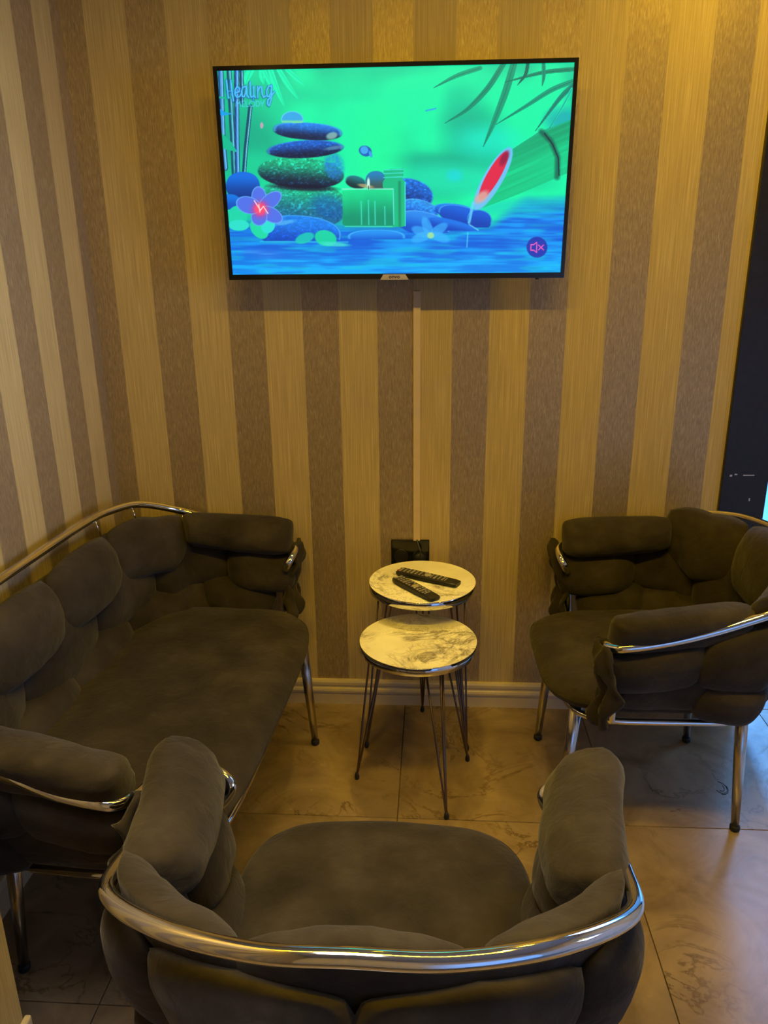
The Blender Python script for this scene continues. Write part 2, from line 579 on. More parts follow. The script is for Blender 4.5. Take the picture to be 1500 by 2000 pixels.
def screen_picture(NX, NY):
    """a still of the programme on the screen: stacked stones, candle, flowers and a bamboo spout over water"""
    u, v = np.meshgrid(np.linspace(0, 1, NX), np.linspace(0, 1, NY))
    H = homography([(0, 0), (1, 0), (1, 1), (0, 1)], [(115, 160), (2839, 100), (2729, 1705), (215, 1720)])
    w = H[2, 0] * u + H[2, 1] * v + 1
    X = (H[0, 0] * u + H[0, 1] * v + H[0, 2]) / w
    Y = (H[1, 0] * u + H[1, 1] * v + H[1, 2]) / w
    img = np.zeros((NY, NX, 3))
    sm = lambda e0, e1, x: np.clip((x - e0) / (e1 - e0), 0, 1) ** 2 * (3 - 2 * np.clip((x - e0) / (e1 - e0), 0, 1))

    def put(mask, col):
        col = np.asarray(col, float)
        nonlocal img
        img = img * (1 - mask[..., None]) + (col if col.ndim == 3 else col[None, None, :]) * mask[..., None]

    def ell(cx, cy, rx, ry, rot=0.0, soft=5.0, p=2.0):
        c, s = math.cos(math.radians(rot)), math.sin(math.radians(rot))
        dx, dy = X - cx, Y - cy
        a, b = (dx * c + dy * s) / rx, (-dx * s + dy * c) / ry
        r = (np.abs(a) ** p + np.abs(b) ** p) ** (1 / p)
        return np.clip((1 - r) * min(rx, ry) / soft + 0.5, 0, 1), a, b

    def poly(pts, soft=None):
        ins = np.zeros(X.shape, bool)
        n = len(pts)
        for i in range(n):
            (xa, ya), (xb, yb) = pts[i], pts[(i + 1) % n]
            if ya == yb:
                continue
            c = ((ya > Y) != (yb > Y)) & (X < (xb - xa) * (Y - ya) / (yb - ya) + xa)
            ins ^= c
        return ins.astype(float)

    def stroke(pts, wd, soft=3.0):
        d = np.full(X.shape, 1e9)
        for (xa, ya), (xb, yb) in zip(pts[:-1], pts[1:]):
            vx, vy = xb - xa, yb - ya
            t = np.clip(((X - xa) * vx + (Y - ya) * vy) / (vx * vx + vy * vy + 1e-9), 0, 1)
            d = np.minimum(d, np.hypot(X - xa - t * vx, Y - ya - t * vy))
        return np.clip((wd / 2 - d) / soft + 0.5, 0, 1)

    def leaf(pts, wd, col, tipw=0.05):
        """tapered blade along a poly line"""
        P = np.array(catmull([(a, b, 0) for a, b in pts], 8))[:, :2]
        n = len(P)
        d = np.zeros(X.shape)
        for i in range(n - 1):
            f_ = (i + 0.5) / (n - 1)
            ww = wd * (math.sin(math.pi * min(1, 0.35 + 0.65 * f_)) ** 0.8 + tipw)
            d = np.maximum(d, stroke([tuple(P[i]), tuple(P[i + 1])], ww))
        put(d, col)

    # blurred green background
    n1 = vnoise(X, Y, 420, 330, 1) * 0.6 + vnoise(X, Y, 190, 170, 2) * 0.4
    g0, g1 = np.array([0, 196, 150.]), np.array([8, 246, 172.])
    img[:] = g0 + (g1 - g0) * sm(0.25, 0.75, n1 + 0.12 * sm(300, 1800, X))[..., None]
    put(ell(1950, 620, 110, 260, 0, 160)[0] * 0.55, (0, 176, 150))
    put(ell(1800, 860, 330, 60, 5, 60)[0] * 0.5, (0, 170, 140))
    put(ell(2180, 700, 220, 120, 0, 120)[0] * 0.5, (0, 238, 225))
    put(ell(1900, 980, 420, 110, 0, 100)[0] * 0.5, (20, 250, 200))
    put(ell(1920, 960, 60, 45, 0, 40)[0] * 0.6, (0, 215, 240))
    put(ell(1350, 760, 190, 300, 0, 180)[0] * 0.6, (20, 252, 160))
    put(ell(330, 800, 260, 300, 0, 160)[0] * 0.4, (0, 150, 130))
    put(ell(2760, 540, 130, 90, 0, 80)[0] * 0.6, (0, 140, 190))
    # water
    shore = 1330 + 30 * vnoise(X, Y, 260, 900, 5) - 200 * sm(2150, 2500, X) * 1.0 - 30 * sm(1500, 600, X)
    wat = sm(-60, 70, Y - shore)
    rip = vnoise(X, Y, 300, 26, 7) * 0.55 + vnoise(X, Y, 120, 11, 8) * 0.45
    deep, lite = np.array([0, 96, 222.]), np.array([10, 176, 255.])
    k = np.clip(sm(0.25, 0.85, rip) * 0.75 + 0.45 * sm(1450, 1700, Y), 0, 1)
    wc = deep + (lite - deep) * k[..., None]
    put(wat, wc)
    put(wat * sm(0.62, 0.8, vnoise(X, Y, 230, 22, 11)) * 0.35, (0, 215, 225))
    put(ell(2450, 1200, 420, 60, -3, 50)[0] * 0.5, (0, 205, 200))
    put(ell(460, 1560, 170, 35, 5, 30)[0] * 0.5 * rip, (150, 130, 235))
    # bamboo stems, left
    for xs, wd, c0 in (([(140, 160), (150, 700), (165, 900)], 34, (70, 150, 215)), ([(205, 160), (222, 600), (240, 1100)], 26, (30, 160, 150)),
                       ([(262, 160), (258, 700), (262, 1110)], 28, (70, 140, 230)), ([(365, 430), (325, 760), (296, 1100)], 22, (0, 120, 100)),
                       ([(300, 160), (300, 400)], 20, (0, 110, 120))):
        put(stroke(xs, wd + 12), (0, 80, 105))
        put(stroke(xs, wd), c0)
        put(stroke([(x_ + wd * 0.3, y_) for x_, y_ in xs], 7), (120, 205, 255))
        put(stroke([(x_ - wd * 0.32, y_) for x_, y_ in xs], 8), (0, 60, 110))
    put(poly([(120, 440), (180, 478), (235, 484), (160, 500), (120, 495)]), (10, 160, 240))
    put(poly([(145, 630), (215, 700), (262, 780), (150, 752)]), (0, 190, 150))
    put(stroke([(118, 360), (200, 366), (240, 352)], 14), (0, 190, 150))
    # leaves, top
    for tip, b0, wd in (((628, 436), (520, 150), 42), ((738, 384), (585, 150), 38), ((800, 280), (650, 150), 32), ((470, 260), (455, 150), 40),
                        ((330, 260), (375, 150), 50), ((560, 330), (470, 150), 34)):
        leaf([b0, ((b0[0] + tip[0]) / 2 - 8, (b0[1] + tip[1]) / 2), tip], wd, (10, 250, 190))
        put(stroke([b0, tip], 6) * 0.5, (0, 200, 150))
    B = 1421
    for pts, wd, col in (([(890, 90), (760, 290), (600, 455), (430, 560)], 40, (0, 150, 118)), ([(960, 100), (890, 330), (800, 560), (722, 738)], 52, (0, 158, 122)),
                         ([(1410, 240), (1240, 310), (1050, 430), (820, 570)], 36, (0, 160, 125)), ([(1405, 275), (1300, 380), (1120, 620)], 34, (0, 140, 120)),
                         ([(700, 140), (520, 200), (345, 290)], 34, (0, 168, 128)), ([(1420, 150), (1180, 175), (890, 248)], 32, (0, 140, 110)),
                         ([(1065, 100), (1045, 190), (985, 270)], 26, (0, 110, 95)), ([(1183, 100), (1185, 200), (1172, 278)], 28, (0, 150, 120)),
                         ([(1400, 300), (1330, 430), (1220, 610)], 20, (10, 225, 185))):
        leaf([(x_ + B, y_) for x_, y_ in pts], wd, col)
        put(stroke([(x_ + B, y_) for x_, y_ in pts], 5) * 0.6, (0, 95, 85))
    # bamboo spout
    spout = [(942, 760), (1150, 625), (1400, 532), (1395, 930), (1270, 985), (1000, 1100), (668, 1228), (650, 1130)]
    t_ = np.clip(((X - B - 800) * 0.40 + (Y - 700) * 0.92) / 420, 0, 1)
    sc = np.array([40, 190, 235.]) * (1 - sm(0.0, 0.25, t_))[..., None] + np.array([0, 170, 120.]) * (sm(0.0, 0.25, t_) * (1 - sm(0.3, 0.7, t_)))[..., None] \
        + np.array([0, 205, 140.]) * sm(0.3, 0.7, t_)[..., None]
    sc = sc * (0.93 + 0.14 * vnoise((X - B) * 0.92 - Y * 0.4, (X - B) * 0.4 + Y * 0.92, 500, 14, 21))[..., None]
    put(poly([(x_ + B, y_) for x_, y_ in spout]), sc)
    put(stroke([(1165 + B, 625), (1240 + B, 700), (1290 + B, 820), (1285 + B, 975)], 40, 22) * 0.7, (0, 80, 70))
    put(stroke([(1190 + B, 640), (1250 + B, 720), (1296 + B, 830), (1300 + B, 960)], 9), (20, 30, 60))
    put(ell(795 + B, 985, 275, 74, -60, 5)[0], (110, 195, 245))
    put(ell(800 + B, 960, 212, 50, -60, 5)[0], (225, 40, 78))
    put(ell(708 + B, 1125, 62, 34, -40, 24)[0] * 0.9, (220, 170, 160))
    put(ell(882 + B, 830, 60, 26, -62, 20)[0] * 0.7, (120, 20, 70))
    # far stones
    def stone(cx, cy, rx, ry, rot, top, bot, rim=None, flat=None, grain=0.0, seed=3, p=2.2):
        m, a, b = ell(cx, cy, rx, ry, rot, 5, p)
        if flat is not None:
            m = m * (Y < flat)
        top, bot = np.array(top, float), np.array(bot, float)
        k_ = sm(-0.8, 0.7, b + 0.25 * a * 0)
        c = top + (bot - top) * k_[..., None]
        if grain:
            g_ = vnoise(X, Y, 16, 11, seed) * 0.6 + vnoise(X, Y, 7, 6, seed + 1) * 0.4
            c = c * (1 + grain * (g_ - 0.5) * 2)[..., None] + (np.array([30, 120, 150.]) * sm(0.66, 0.8, g_)[..., None] * grain)
        put(m, c)
        if rim:
            r = (np.abs(a) ** p + np.abs(b) ** p) ** (1 / p)
            e = np.clip(1 - np.abs(r - 0.975) * min(rx, ry) / 5, 0, 1) * (b < 0.25) * m
            put(e * 0.8, rim)
    stone(300, 1040, 130, 110, 0, (0, 110, 230), (0, 60, 150), flat=1130)
    stone(190, 1160, 90, 60, 0, (0, 120, 230), (0, 80, 190))
    stone(1600, 1100, 160, 110, 20, (20, 110, 220), (10, 60, 150), rim=(60, 180, 250), grain=0.35)
    stone(1650, 1225, 150, 80, 15, (40, 150, 245), (20, 90, 210), rim=(90, 200, 255), grain=0.2)
    stone(1905, 1225, 150, 50, 5, (20, 130, 240), (0, 80, 200), rim=(80, 190, 255))
    stone(1990, 1275, 200, 75, 15, (10, 100, 225), (0, 70, 190), rim=(80, 190, 255), flat=1360)
    stone(2110, 1300, 95, 75, 10, (10, 90, 215), (0, 66, 180), rim=(80, 190, 255), flat=1362)
    stone(1680, 1330, 210, 92, 12, (40, 140, 240), (0, 80, 205), rim=(100, 205, 255), flat=1400)
    stone(1900, 1350, 200, 50, 14, (20, 120, 235), (0, 70, 195), flat=1385)
    # big boulder under the stack
    stone(760, 1170, 330, 170, 8, (20, 190, 140), (20, 110, 150), grain=0.28, seed=31, p=2.6)
    put(ell(960, 1200, 140, 90, 20, 60)[0] * 0.45, (0, 70, 190))
    # stack
    stone(745, 940, 330, 118, 4, (20, 190, 140), (10, 40, 70), grain=0.30, seed=41, p=2.1)
    put(ell(1000, 890, 75, 100, -10, 30)[0] * 0.6 * (0.4 + vnoise(X, Y, 14, 14, 51)), (30, 120, 240))
    put(ell(760, 1050, 240, 26, 3, 14)[0] * 0.8, (6, 20, 50))
    stone(780, 757, 292, 68, -3, (20, 100, 210), (6, 30, 70), rim=(60, 160, 240), grain=0.2, seed=61, p=2.0)
    stone(800, 620, 262, 66, 4, (30, 130, 235), (6, 36, 80), rim=(80, 190, 250), grain=0.12, seed=71, p=2.3)
    put(ell(985, 655, 44, 26, -15, 12)[0] * 0.8, (150, 200, 190))
    put(ell(1000, 748, 70, 14, -8, 10)[0] * 0.6, (120, 170, 200))
    m, a, b = ell(684, 530, 84, 62, 0, 5)
    m = m * (Y < 556)
    put(m, np.array([50, 170, 235.]) * (1 - sm(0.0, 0.25, b))[..., None] + np.array([110, 225, 170.]) * sm(0.0, 0.25, b)[..., None])
    put(np.clip(1 - np.abs(np.hypot(a, b) - 0.97) * 12, 0, 1) * (Y < 550) * 0.9, (110, 215, 255))
    # stones behind candle, jar, candle
    stone(1165, 1010, 80, 48, 15, (20, 120, 130), (10, 50, 60), rim=(70, 200, 200))
    stone(1320, 1000, 80, 75, 0, (30, 130, 190), (60, 90, 90))
    put(ell(1240, 1040, 60, 14, 10, 8)[0] * 0.8, (190, 170, 120))
    put(poly([(1375, 915), (1530, 905), (1532, 965), (1520, 985), (1545, 1010), (1545, 1350), (1400, 1360), (1370, 1010), (1390, 985)]), (10, 190, 135))
    for y_ in (918, 945, 975):
        put(stroke([(1378, y_), (1530, y_ - 6)], 7), (60, 225, 215))
    put(stroke([(1542, 1010), (1542, 1345)], 7), (60, 225, 215))
    put(stroke([(1500, 1010), (1500, 1345)], 20, 14) * 0.6, (0, 120, 90))
    cand = poly([(1060, 1075), (1452, 1062), (1455, 1340), (1430, 1352), (1090, 1350), (1062, 1335)])
    cc = np.array([10, 225, 150.]) + (np.array([0, 150, 115.]) - np.array([10, 225, 150.])) * sm(1080, 1330, Y + 50 * vnoise(X, Y, 60, 400, 81))[..., None]
    put(cand, cc)
    put(stroke([(1062, 1064), (1450, 1062)], 9), (130, 240, 205))
    put(stroke([(1452, 1066), (1454, 1335)], 7), (90, 225, 220))
    put(stroke([(1080, 1350), (1440, 1350)], 8), (60, 220, 190))
    for xs in (1205, 1260, 1310, 1385):
        put(stroke([(xs, 1150 + (xs % 7) * 8), (xs + 2, 1335)], 9, 6) * 0.7, (80, 235, 215))
    put(ell(1262, 1020, 11, 42, 0, 6)[0], (200, 250, 235))
    put(stroke([(1262, 1040), (1262, 1064)], 6), (30, 40, 60))
    # wet stone in front
    stone(730, 1400, 320, 135, 4, (20, 130, 240), (0, 70, 195), rim=(80, 190, 255), flat=1462, grain=0.12)
    put(ell(620, 1320, 80, 16, -10, 10)[0] * 0.5, (120, 215, 255))
    stone(1320, 1430, 220, 55, 0, (30, 150, 245), (0, 90, 215), rim=(90, 205, 255), flat=1450)
    put(stroke([(430, 1466), (1100, 1470)], 10, 6) * 0.6, (60, 215, 235))
    put(ell(770, 1440, 75, 38, -20, 8)[0] * 0.9, (10, 205, 190))
    put(ell(930, 1440, 85, 60, 15, 8)[0] * 0.9, (10, 225, 165))
    put(ell(1000, 1488, 110, 16, 3, 10)[0] * 0.8, (70, 225, 210))
    # pads and flowers, left
    put(ell(255, 1270, 75, 80, 10, 6)[0], (20, 215, 175))
    put(ell(265, 1340, 80, 42, 0, 6)[0], (40, 225, 205))
    put(ell(420, 1370, 85, 58, 50, 6)[0], (20, 220, 170))
    put(ell(490, 1345, 50, 60, 30, 6)[0], (40, 225, 215))
    for ang, L, wd in ((-95, 150, 58), (-38, 175, 55), (28, 165, 56), (98, 112, 62), (-162, 165, 66)):
        ca, sa = math.cos(math.radians(ang)), math.sin(math.radians(ang))
        m, a, b = ell(430 + ca * L * 0.56, 1215 + sa * L * 0.56, L * 0.60, wd, ang, 5)
        r_ = np.clip(np.hypot(X - 430, Y - 1215) / 170, 0, 1)
        fc = np.array([225, 60, 150.]) * (1 - sm(0.05, 0.6, r_))[..., None] + np.array([80, 115, 235.]) * sm(0.05, 0.6, r_)[..., None]
        put(m, fc)
        e = np.clip(1 - np.abs(np.hypot(a, b) - 0.96) * 14, 0, 1)
        put(e * 0.85, (110, 200, 255))
    put(ell(430, 1215, 45, 45, 0, 30)[0] * 0.9, (255, 80, 110))
    put(stroke([(385, 1150), (432, 1225), (455, 1195), (490, 1250)], 7), (255, 225, 235))
    put(stroke([(420, 1180), (428, 1240)], 6), (255, 225, 235))
    for ang in (-110, -35, 20, 160, 200):
        ca, sa = math.cos(math.radians(ang)), math.sin(math.radians(ang))
        put(ell(1736 + ca * 75, 1412 + sa * 62, 80, 36, ang, 10)[0] * 0.7, (60, 180, 255))
    put(ell(1736, 1420, 26, 24, 0, 8)[0], (150, 225, 170))
    # water trickle, butterflies
    put(stroke([(640 + B, 1170), (625 + B, 1250), (610 + B, 1320)], 22, 8) * 0.8, (110, 215, 255))
    put(stroke([(600 + B, 1400), (592 + B, 1510)], 10, 6) * 0.7, (90, 215, 250))
    put(stroke([(610 + B, 1335), (680 + B, 1380)], 9, 6) * 0.8, (120, 220, 255))
    put(ell(1240, 772, 50, 40, 20, 5)[0], (20, 90, 190))
    put(ell(1232, 765, 30, 30, 20, 5)[0], (60, 170, 240))
    put(ell(1280, 795, 12, 26, -20, 5)[0], (60, 160, 240))
    put(ell(450, 575, 12, 24, 0, 4)[0], (190, 165, 190))
    put(stroke([(285 + B, 465), (330 + B, 455), (360 + B, 448)], 11), (40, 170, 240))
    # title lettering
    Z = lambda P_: [((30 + x_ / 10.714) * 3.947, (30 + y_ / 10.714) * 3.947) for x_, y_ in P_]
    word = [[(180, 300), (215, 670)], [(270, 300), (300, 600), (320, 730)], [(200, 530), (320, 530)],
            [(350, 570), (440, 540), (452, 470), (400, 430), (357, 500), (355, 600), (390, 655), (450, 640), (490, 570)],
            [(580, 430), (515, 450), (487, 540), (505, 640), (545, 645), (575, 560), (592, 430)], [(592, 430), (602, 620), (640, 660)],
            [(670, 340), (670, 600), (690, 655), (735, 630)], [(742, 430), (742, 620), (775, 660)], [(736, 660), (736, 712)],
            [(825, 430), (825, 660)], [(828, 540), (870, 440), (908, 440), (918, 590), (948, 655), (985, 630)],
            [(1112, 420), (1052, 430), (1012, 520), (1018, 635), (1060, 640), (1100, 560), (1115, 410)],
            [(1115, 410), (1104, 700), (1060, 832), (1026, 800), (1032, 720), (1100, 640), (1175, 540)]]
    for s_ in word:
        put(stroke([(x_ - 3, y_ + 3) for x_, y_ in Z(s_)], 22, 7) * 0.55, (0, 70, 170))
    for i_, s_ in enumerate(word):
        put(stroke(Z(s_), 5 if i_ in (2, 8) else 11, 3), (72, 196, 255))
    small = [[(370, 845), (375, 740), (412, 805), (455, 740), (458, 845)], [(540, 735), (500, 735), (504, 845), (546, 845)], [(502, 790), (532, 790)],
             [(576, 735), (580, 845), (640, 845)], [(790, 735), (790, 845), (840, 838), (872, 790), (840, 742), (790, 735)],
             [(880, 738), (920, 792), (962, 722)], [(920, 792), (920, 845)],
             [(705 + 58 * math.cos(q * math.pi / 8), 790 + 55 * math.sin(q * math.pi / 8)) for q in range(17)]]
    for s_ in small:
        put(stroke(Z(s_), 5, 4), (80, 205, 250))
    # muted-sound symbol
    put(ell(1130 + B, 1512, 80, 80, 0, 6)[0], (32, 58, 178))
    pk = (236, 92, 190)
    put(stroke([(x_ + B, y_) for x_, y_ in [(1083, 1492), (1104, 1492), (1128, 1474), (1128, 1552), (1104, 1534), (1083, 1534), (1083, 1492)]], 8, 3), pk)
    put(stroke([(1142 + B, 1495), (1180 + B, 1532)], 8, 3), pk)
    put(stroke([(1180 + B, 1495), (1142 + B, 1532)], 8, 3), pk)
    return srgb2lin(img)


TVX0, TVX1 = -0.5855, 0.3550
TVW, TVH = TVX1 - TVX0, 0.534
tv = empty('television', ((TVX0 + TVX1) / 2, -0.116, 1.4490))
tv.rotation_euler = (math.radians(2.8), math.radians(0.25), 0)
hw = TVW / 2
box('back_housing', -hw + 0.10, hw - 0.10, 0.004, 0.045, 0.04, TVH - 0.06, M_BLACK, tv, 0.01)
box('panel', -hw, hw, -0.010, 0.012, 0, TVH, M_BLACK, tv, 0.003)
bz = 0.0105
fr = [box_geo(-hw, hw, -0.016, -0.008, TVH - bz, TVH), box_geo(-hw, hw, -0.016, -0.008, 0, 0.0145),
      box_geo(-hw, -hw + bz, -0.016, -0.008, 0.0145, TVH - bz), box_geo(hw - bz, hw, -0.016, -0.008, 0.0145, TVH - bz)]
mesh_obj('bezel', *join_geo(fr), M_GLOSSBLACK, tv)
NX, NY = 640, 360
pic = screen_picture(NX, NY)
xs = np.linspace(-hw + bz, hw - bz, NX)
zs = np.linspace(TVH - bz, 0.0145, NY)
XX, ZZ = np.meshgrid(xs, zs)
vv = np.stack([XX, np.full_like(XX, -0.0115), ZZ], -1).reshape(-1, 3)
idx = np.arange(NX * NY).reshape(NY, NX)
ff = np.stack([idx[1:, :-1], idx[1:, 1:], idx[:-1, 1:], idx[:-1, :-1]], -1).reshape(-1, 4)
me = bpy.data.meshes.new('screen')
me.vertices.add(NX * NY)
me.vertices.foreach_set('co', vv.ravel())
me.loops.add(ff.size)
me.loops.foreach_set('vertex_index', ff.ravel().astype(np.int32))
me.polygons.add(len(ff))
me.polygons.foreach_set('loop_start', np.arange(0, ff.size, 4, dtype=np.int32))
me.update(calc_edges=True)
ca = me.color_attributes.new('picture', 'FLOAT_COLOR', 'POINT')
ca.data.foreach_set('color', np.concatenate([pic.reshape(-1, 3), np.ones((NX * NY, 1))], 1).ravel())
sm_ = bpy.data.materials.new('lit_screen')
sm_.use_nodes = True
tn = NT(sm_)
at = tn.n('ShaderNodeAttribute', attribute_name='picture')
tn.b.inputs['Base Color'].default_value = (0.01, 0.01, 0.01, 1)
tn.b.inputs['Roughness'].default_value = 0.25
tn.link(at.outputs['Color'], tn.b.inputs['Emission Color'])
tn.b.inputs['Emission Strength'].default_value = 0.93
me.materials.append(sm_)
so = bpy.data.objects.new('screen', me)
COL.objects.link(so)
so.parent = tv
lp = [(-0.040, -0.002), (0.040, -0.002), (0.031, 0.0125), (-0.031, 0.0125)]
V = [(x, -0.019, z) for x, z in lp] + [(x, -0.015, z) for x, z in lp]
plate = fix_normals(mesh_obj('logo_plate', V, [(0, 1, 2, 3), (4, 7, 6, 5), (0, 4, 5, 1), (1, 5, 6, 2), (2, 6, 7, 3), (3, 7, 4, 0)], M_SILVER, tv))


def text_mesh(name, body, size, mat, parent, loc, rot, extrude=0.0002, offset=0.0):
    cu = bpy.data.curves.new(name, 'FONT')
    cu.body = body
    cu.size = size
    cu.extrude = extrude
    cu.offset = offset
    cu.align_x = 'CENTER'
    tmp = bpy.data.objects.new(name + '_tmp', cu)
    COL.objects.link(tmp)
    dg = bpy.context.evaluated_depsgraph_get()
    m_ = bpy.data.meshes.new_from_object(tmp.evaluated_get(dg))
    bpy.data.objects.remove(tmp)
    m_.materials.clear()
    m_.materials.append(mat)
    o = bpy.data.objects.new(name, m_)
    COL.objects.link(o)
    o.parent = parent
    o.location = loc
    o.rotation_euler = rot
    return o


text_mesh('lettering', 'onvo', 0.0135, M_BLACK, plate, (0, -0.0193, 0.0022), (math.radians(90), 0, 0), offset=0.0003).scale = (1.15, 1, 1)
box('status_light', 0.392, 0.402, -0.012, -0.004, -0.004, 0.0, M_BLACK, tv)
box('wall_bracket', -0.16, 0.16, 0.044, 0.106, 0.16, 0.40, M_BLACK, tv)
tag(tv, 'black flat television on the striped wall showing stacked stones and a candle', 'television')

# cable trunking and socket
tk = empty('cable_trunking', (-0.055, 0, 0.62))
box('channel', -0.0115, 0.0115, -0.009, 0.0, 0.0, 0.79, M_TRUNK, tk, 0.001)
box('cover', -0.0105, 0.0105, -0.0115, -0.009, 0.0, 0.79, M_TRUNK, tk, 0.001)
tag(tk, 'narrow beige cable trunking running down the wall below the television', 'trunking')
sk = empty('wall_socket', (-0.076, 0, 0.545))
box('plate', -0.063, 0.063, -0.010, 0.0, -0.040, 0.077, M_GLOSSBLACK, sk, 0.003)
for sx in (-0.031, 0.031):
    V, F = tube_geo([(sx, -0.010, 0.02), (sx, -0.0115, 0.02)], [0.024, 0.023], 24)
    rg = mesh_obj('socket_ring', V, F, M_BLACK, sk)
pl = fix_normals(mesh_obj('plug', *tube_geo([(0.031, -0.011, 0.02), (0.031, -0.03, 0.02), (0.031, -0.034, 0.02)], [0.02, 0.018, 0.012], 16), M_BLACK, sk, True))
tube('cord', catmull([(0.031, -0.030, 0.02), (0.034, -0.034, 0.045), (0.026, -0.02, 0.066), (0.022, -0.008, 0.080)], 6), 0.0028, M_BLACK, sk, 8)
tag(sk, 'black double wall socket at the foot of the cable trunking', 'socket')


# ------------------------------------------------------------------ puffed seating
def seating(name, half, loc, rz, row1, row2, row3, backz, label, cat, top_v, arm_in=0.0, rods=(), seat_half=0.27, legx=0.2, flare=0.360, seat_front=0.298, arm_y=0.145):
    """chrome-railed tub seat with rows of puffed cushions. local +Y is the front, X is across."""
    root = empty(name, loc, rz)
    yb = -0.355
    # right half of the rail from arm end to centre back (local)
    e = half - 0.350 + flare
    zc = backz
    w = half - 0.350          # longer seats: the same ends set further apart
    half_pts = [(flare + w, arm_y, 0.636), ((flare + 0.357) / 2 + w, arm_y - 0.065, 0.645), (0.356 + w, -0.01, 0.666), (0.352 + w, -0.11, 0.697),
                (0.333 + w, -0.215, 0.733), (0.235 + w, -0.305, zc - 0.022), (0.11 + w, -0.347, zc - 0.007)]
    if w > 0.1:
        half_pts += [(w, yb, zc - 0.002), (w * 0.5, yb, zc)]
    half_pts.append((0, yb, zc))
    full = [(x, y, z) for x, y, z in half_pts] + [(-x, y, z) for x, y, z in half_pts[:-1][::-1]]
    full = full[::-1]            # u = 0 at local -X arm end
    dense = np.array(catmull(full, 14))
    seglen = np.linalg.norm(np.diff(dense[:, :2], axis=0), axis=1)
    s = np.concatenate([[0], np.cumsum(seglen)])
    s /= s[-1]
    tan = np.gradient(dense[:, :2], axis=0)
    tan /= np.linalg.norm(tan, axis=1)[:, None]
    nin = np.stack([-tan[:, 1], tan[:, 0]], 1)
    if nin[len(nin) // 2][1] < 0:
        nin = -nin
    # smooth normals
    for _ in range(12):
        nin[1:-1] = (nin[:-2] + nin[1:-1] * 2 + nin[2:]) / 4
    nin /= np.linalg.norm(nin, axis=1)[:, None]
    nin3 = np.concatenate([nin, np.zeros((len(nin), 1))], 1)
    # the seat cuts the back corners, so the cushions slope further in there
    px = np.abs(dense[:, 0]) - (half - 0.35)
    corner = np.exp(-((px - 0.26) / 0.09) ** 2) * np.exp(-((dense[:, 1] + 0.28) / 0.10) ** 2)
    armness = np.clip((dense[:, 1] + 0.20) / 0.20, 0, 1)
    bottom = dense + nin3 * (0.062 + 0.050 * corner + 0.038 * armness)[:, None]
    bottom[:, 2] = 0.395

    def interp(arr, u):
        return np.stack([np.interp(u, s, arr[:, k]) for k in range(3)], -1)

    def S(u, v):
        u_ = np.clip(u, 0, 1)
        R, Bm, N = interp(dense, u_), interp(bottom, u_), interp(nin3, u_)
        P = R * (1 - v)[..., None] + Bm * v[..., None]
        vc = np.clip(v, 0, 1)
        P = P - N * (0.055 * 4 * vc * (1 - vc) * 0.22)[..., None]
        # run on straight past the arm ends
        ex = np.where(u < 0, u, np.where(u > 1, u - 1, 0.0)) * total
        P[..., 1] += np.abs(ex)
        return P, N

    total = seglen.sum()

    def puff(u0, u1, v0, v1, tin, tout, off, k=0.55, na=22, nb=16, seed=0, tilt=0.0, pname='back_cushion', ex=0.5, pa=2.7, pb=2.7, nsup=0):
        a, b = np.meshgrid(np.linspace(-1, 1, na + 1), np.linspace(-1, 1, nb + 1))
        a = np.sin(a * math.pi / 2) * 0.6 + a * 0.4
        b = np.sin(b * math.pi / 2) * 0.6 + b * 0.4
        if nsup:
            r_ = np.maximum(np.abs(a), np.abs(b)) / np.maximum((np.abs(a) ** nsup + np.abs(b) ** nsup) ** (1 / nsup), 1e-9)
            A, Bv = a * r_, b * r_
        else:
            A = a * np.sqrt(1 - k * b * b / 2)
            Bv = b * np.sqrt(1 - k * a * a / 2)
        v0_, v1_ = (v0, v1) if not callable(v0) else (None, None)
        u = (u0 + u1) / 2 + A * (u1 - u0) / 2
        if callable(v0):
            va, vb = v0(u), v1(u)
        else:
            va, vb = v0, v1
        v = (va + vb) / 2 + Bv * (vb - va) / 2
        P, N = S(u, v)
        h = (np.clip(1 - np.abs(a) ** pa, 0, 1) * np.clip(1 - np.abs(b) ** pb, 0, 1)) ** ex
        rs = np.random.RandomState(seed)
        ph = rs.rand(4) * 6.28
        wr = 1 + 0.035 * np.sin(6 * a + 4 * b + ph[0]) * np.cos(3.0 * b + ph[1]) + 0.05 * np.sin(14 * a + ph[2]) * b * b * np.abs(b) + 0.035 * np.sin(11 * b + ph[3]) * a * a
        h = h * wr
        o_ = off + tilt * Bv
        F_ = P + N * (o_ + tin * h)[..., None]
        G_ = P + N * (o_ - tout * h)[..., None]
        nv = (na + 1) * (nb + 1)
        verts = np.concatenate([F_.reshape(-1, 3), G_.reshape(-1, 3)])
        I = np.arange(nv).reshape(nb + 1, na + 1)
        q = np.stack([I[:-1, :-1], I[:-1, 1:], I[1:, 1:], I[1:, :-1]], -1).reshape(-1, 4)
        faces = [tuple(int(i) for i in f) for f in q] + [tuple(int(i) + nv for i in f[::-1]) for f in q]
        o = mesh_obj(pname, verts, faces, M_VELVET, root, True)
        bm = bmesh.new()
        bm.from_mesh(o.data)
        bmesh.ops.remove_doubles(bm, verts=bm.verts, dist=1e-5)
        bmesh.ops.recalc_face_normals(bm, faces=bm.faces)
        bm.to_mesh(o.data)
        bm.free()
        return o

    # blend: 1 on the arms, 0 at the back
    def arm(u):
        d = np.minimum(u, 1 - u) * total
        return np.clip(1 - (d - 0.22) / 0.22, 0, 1)

    def zv(u, z):
        zr = np.interp(np.clip(u, 0, 1), s, dense[:, 2])
        return (zr - z) / (zr - 0.395)

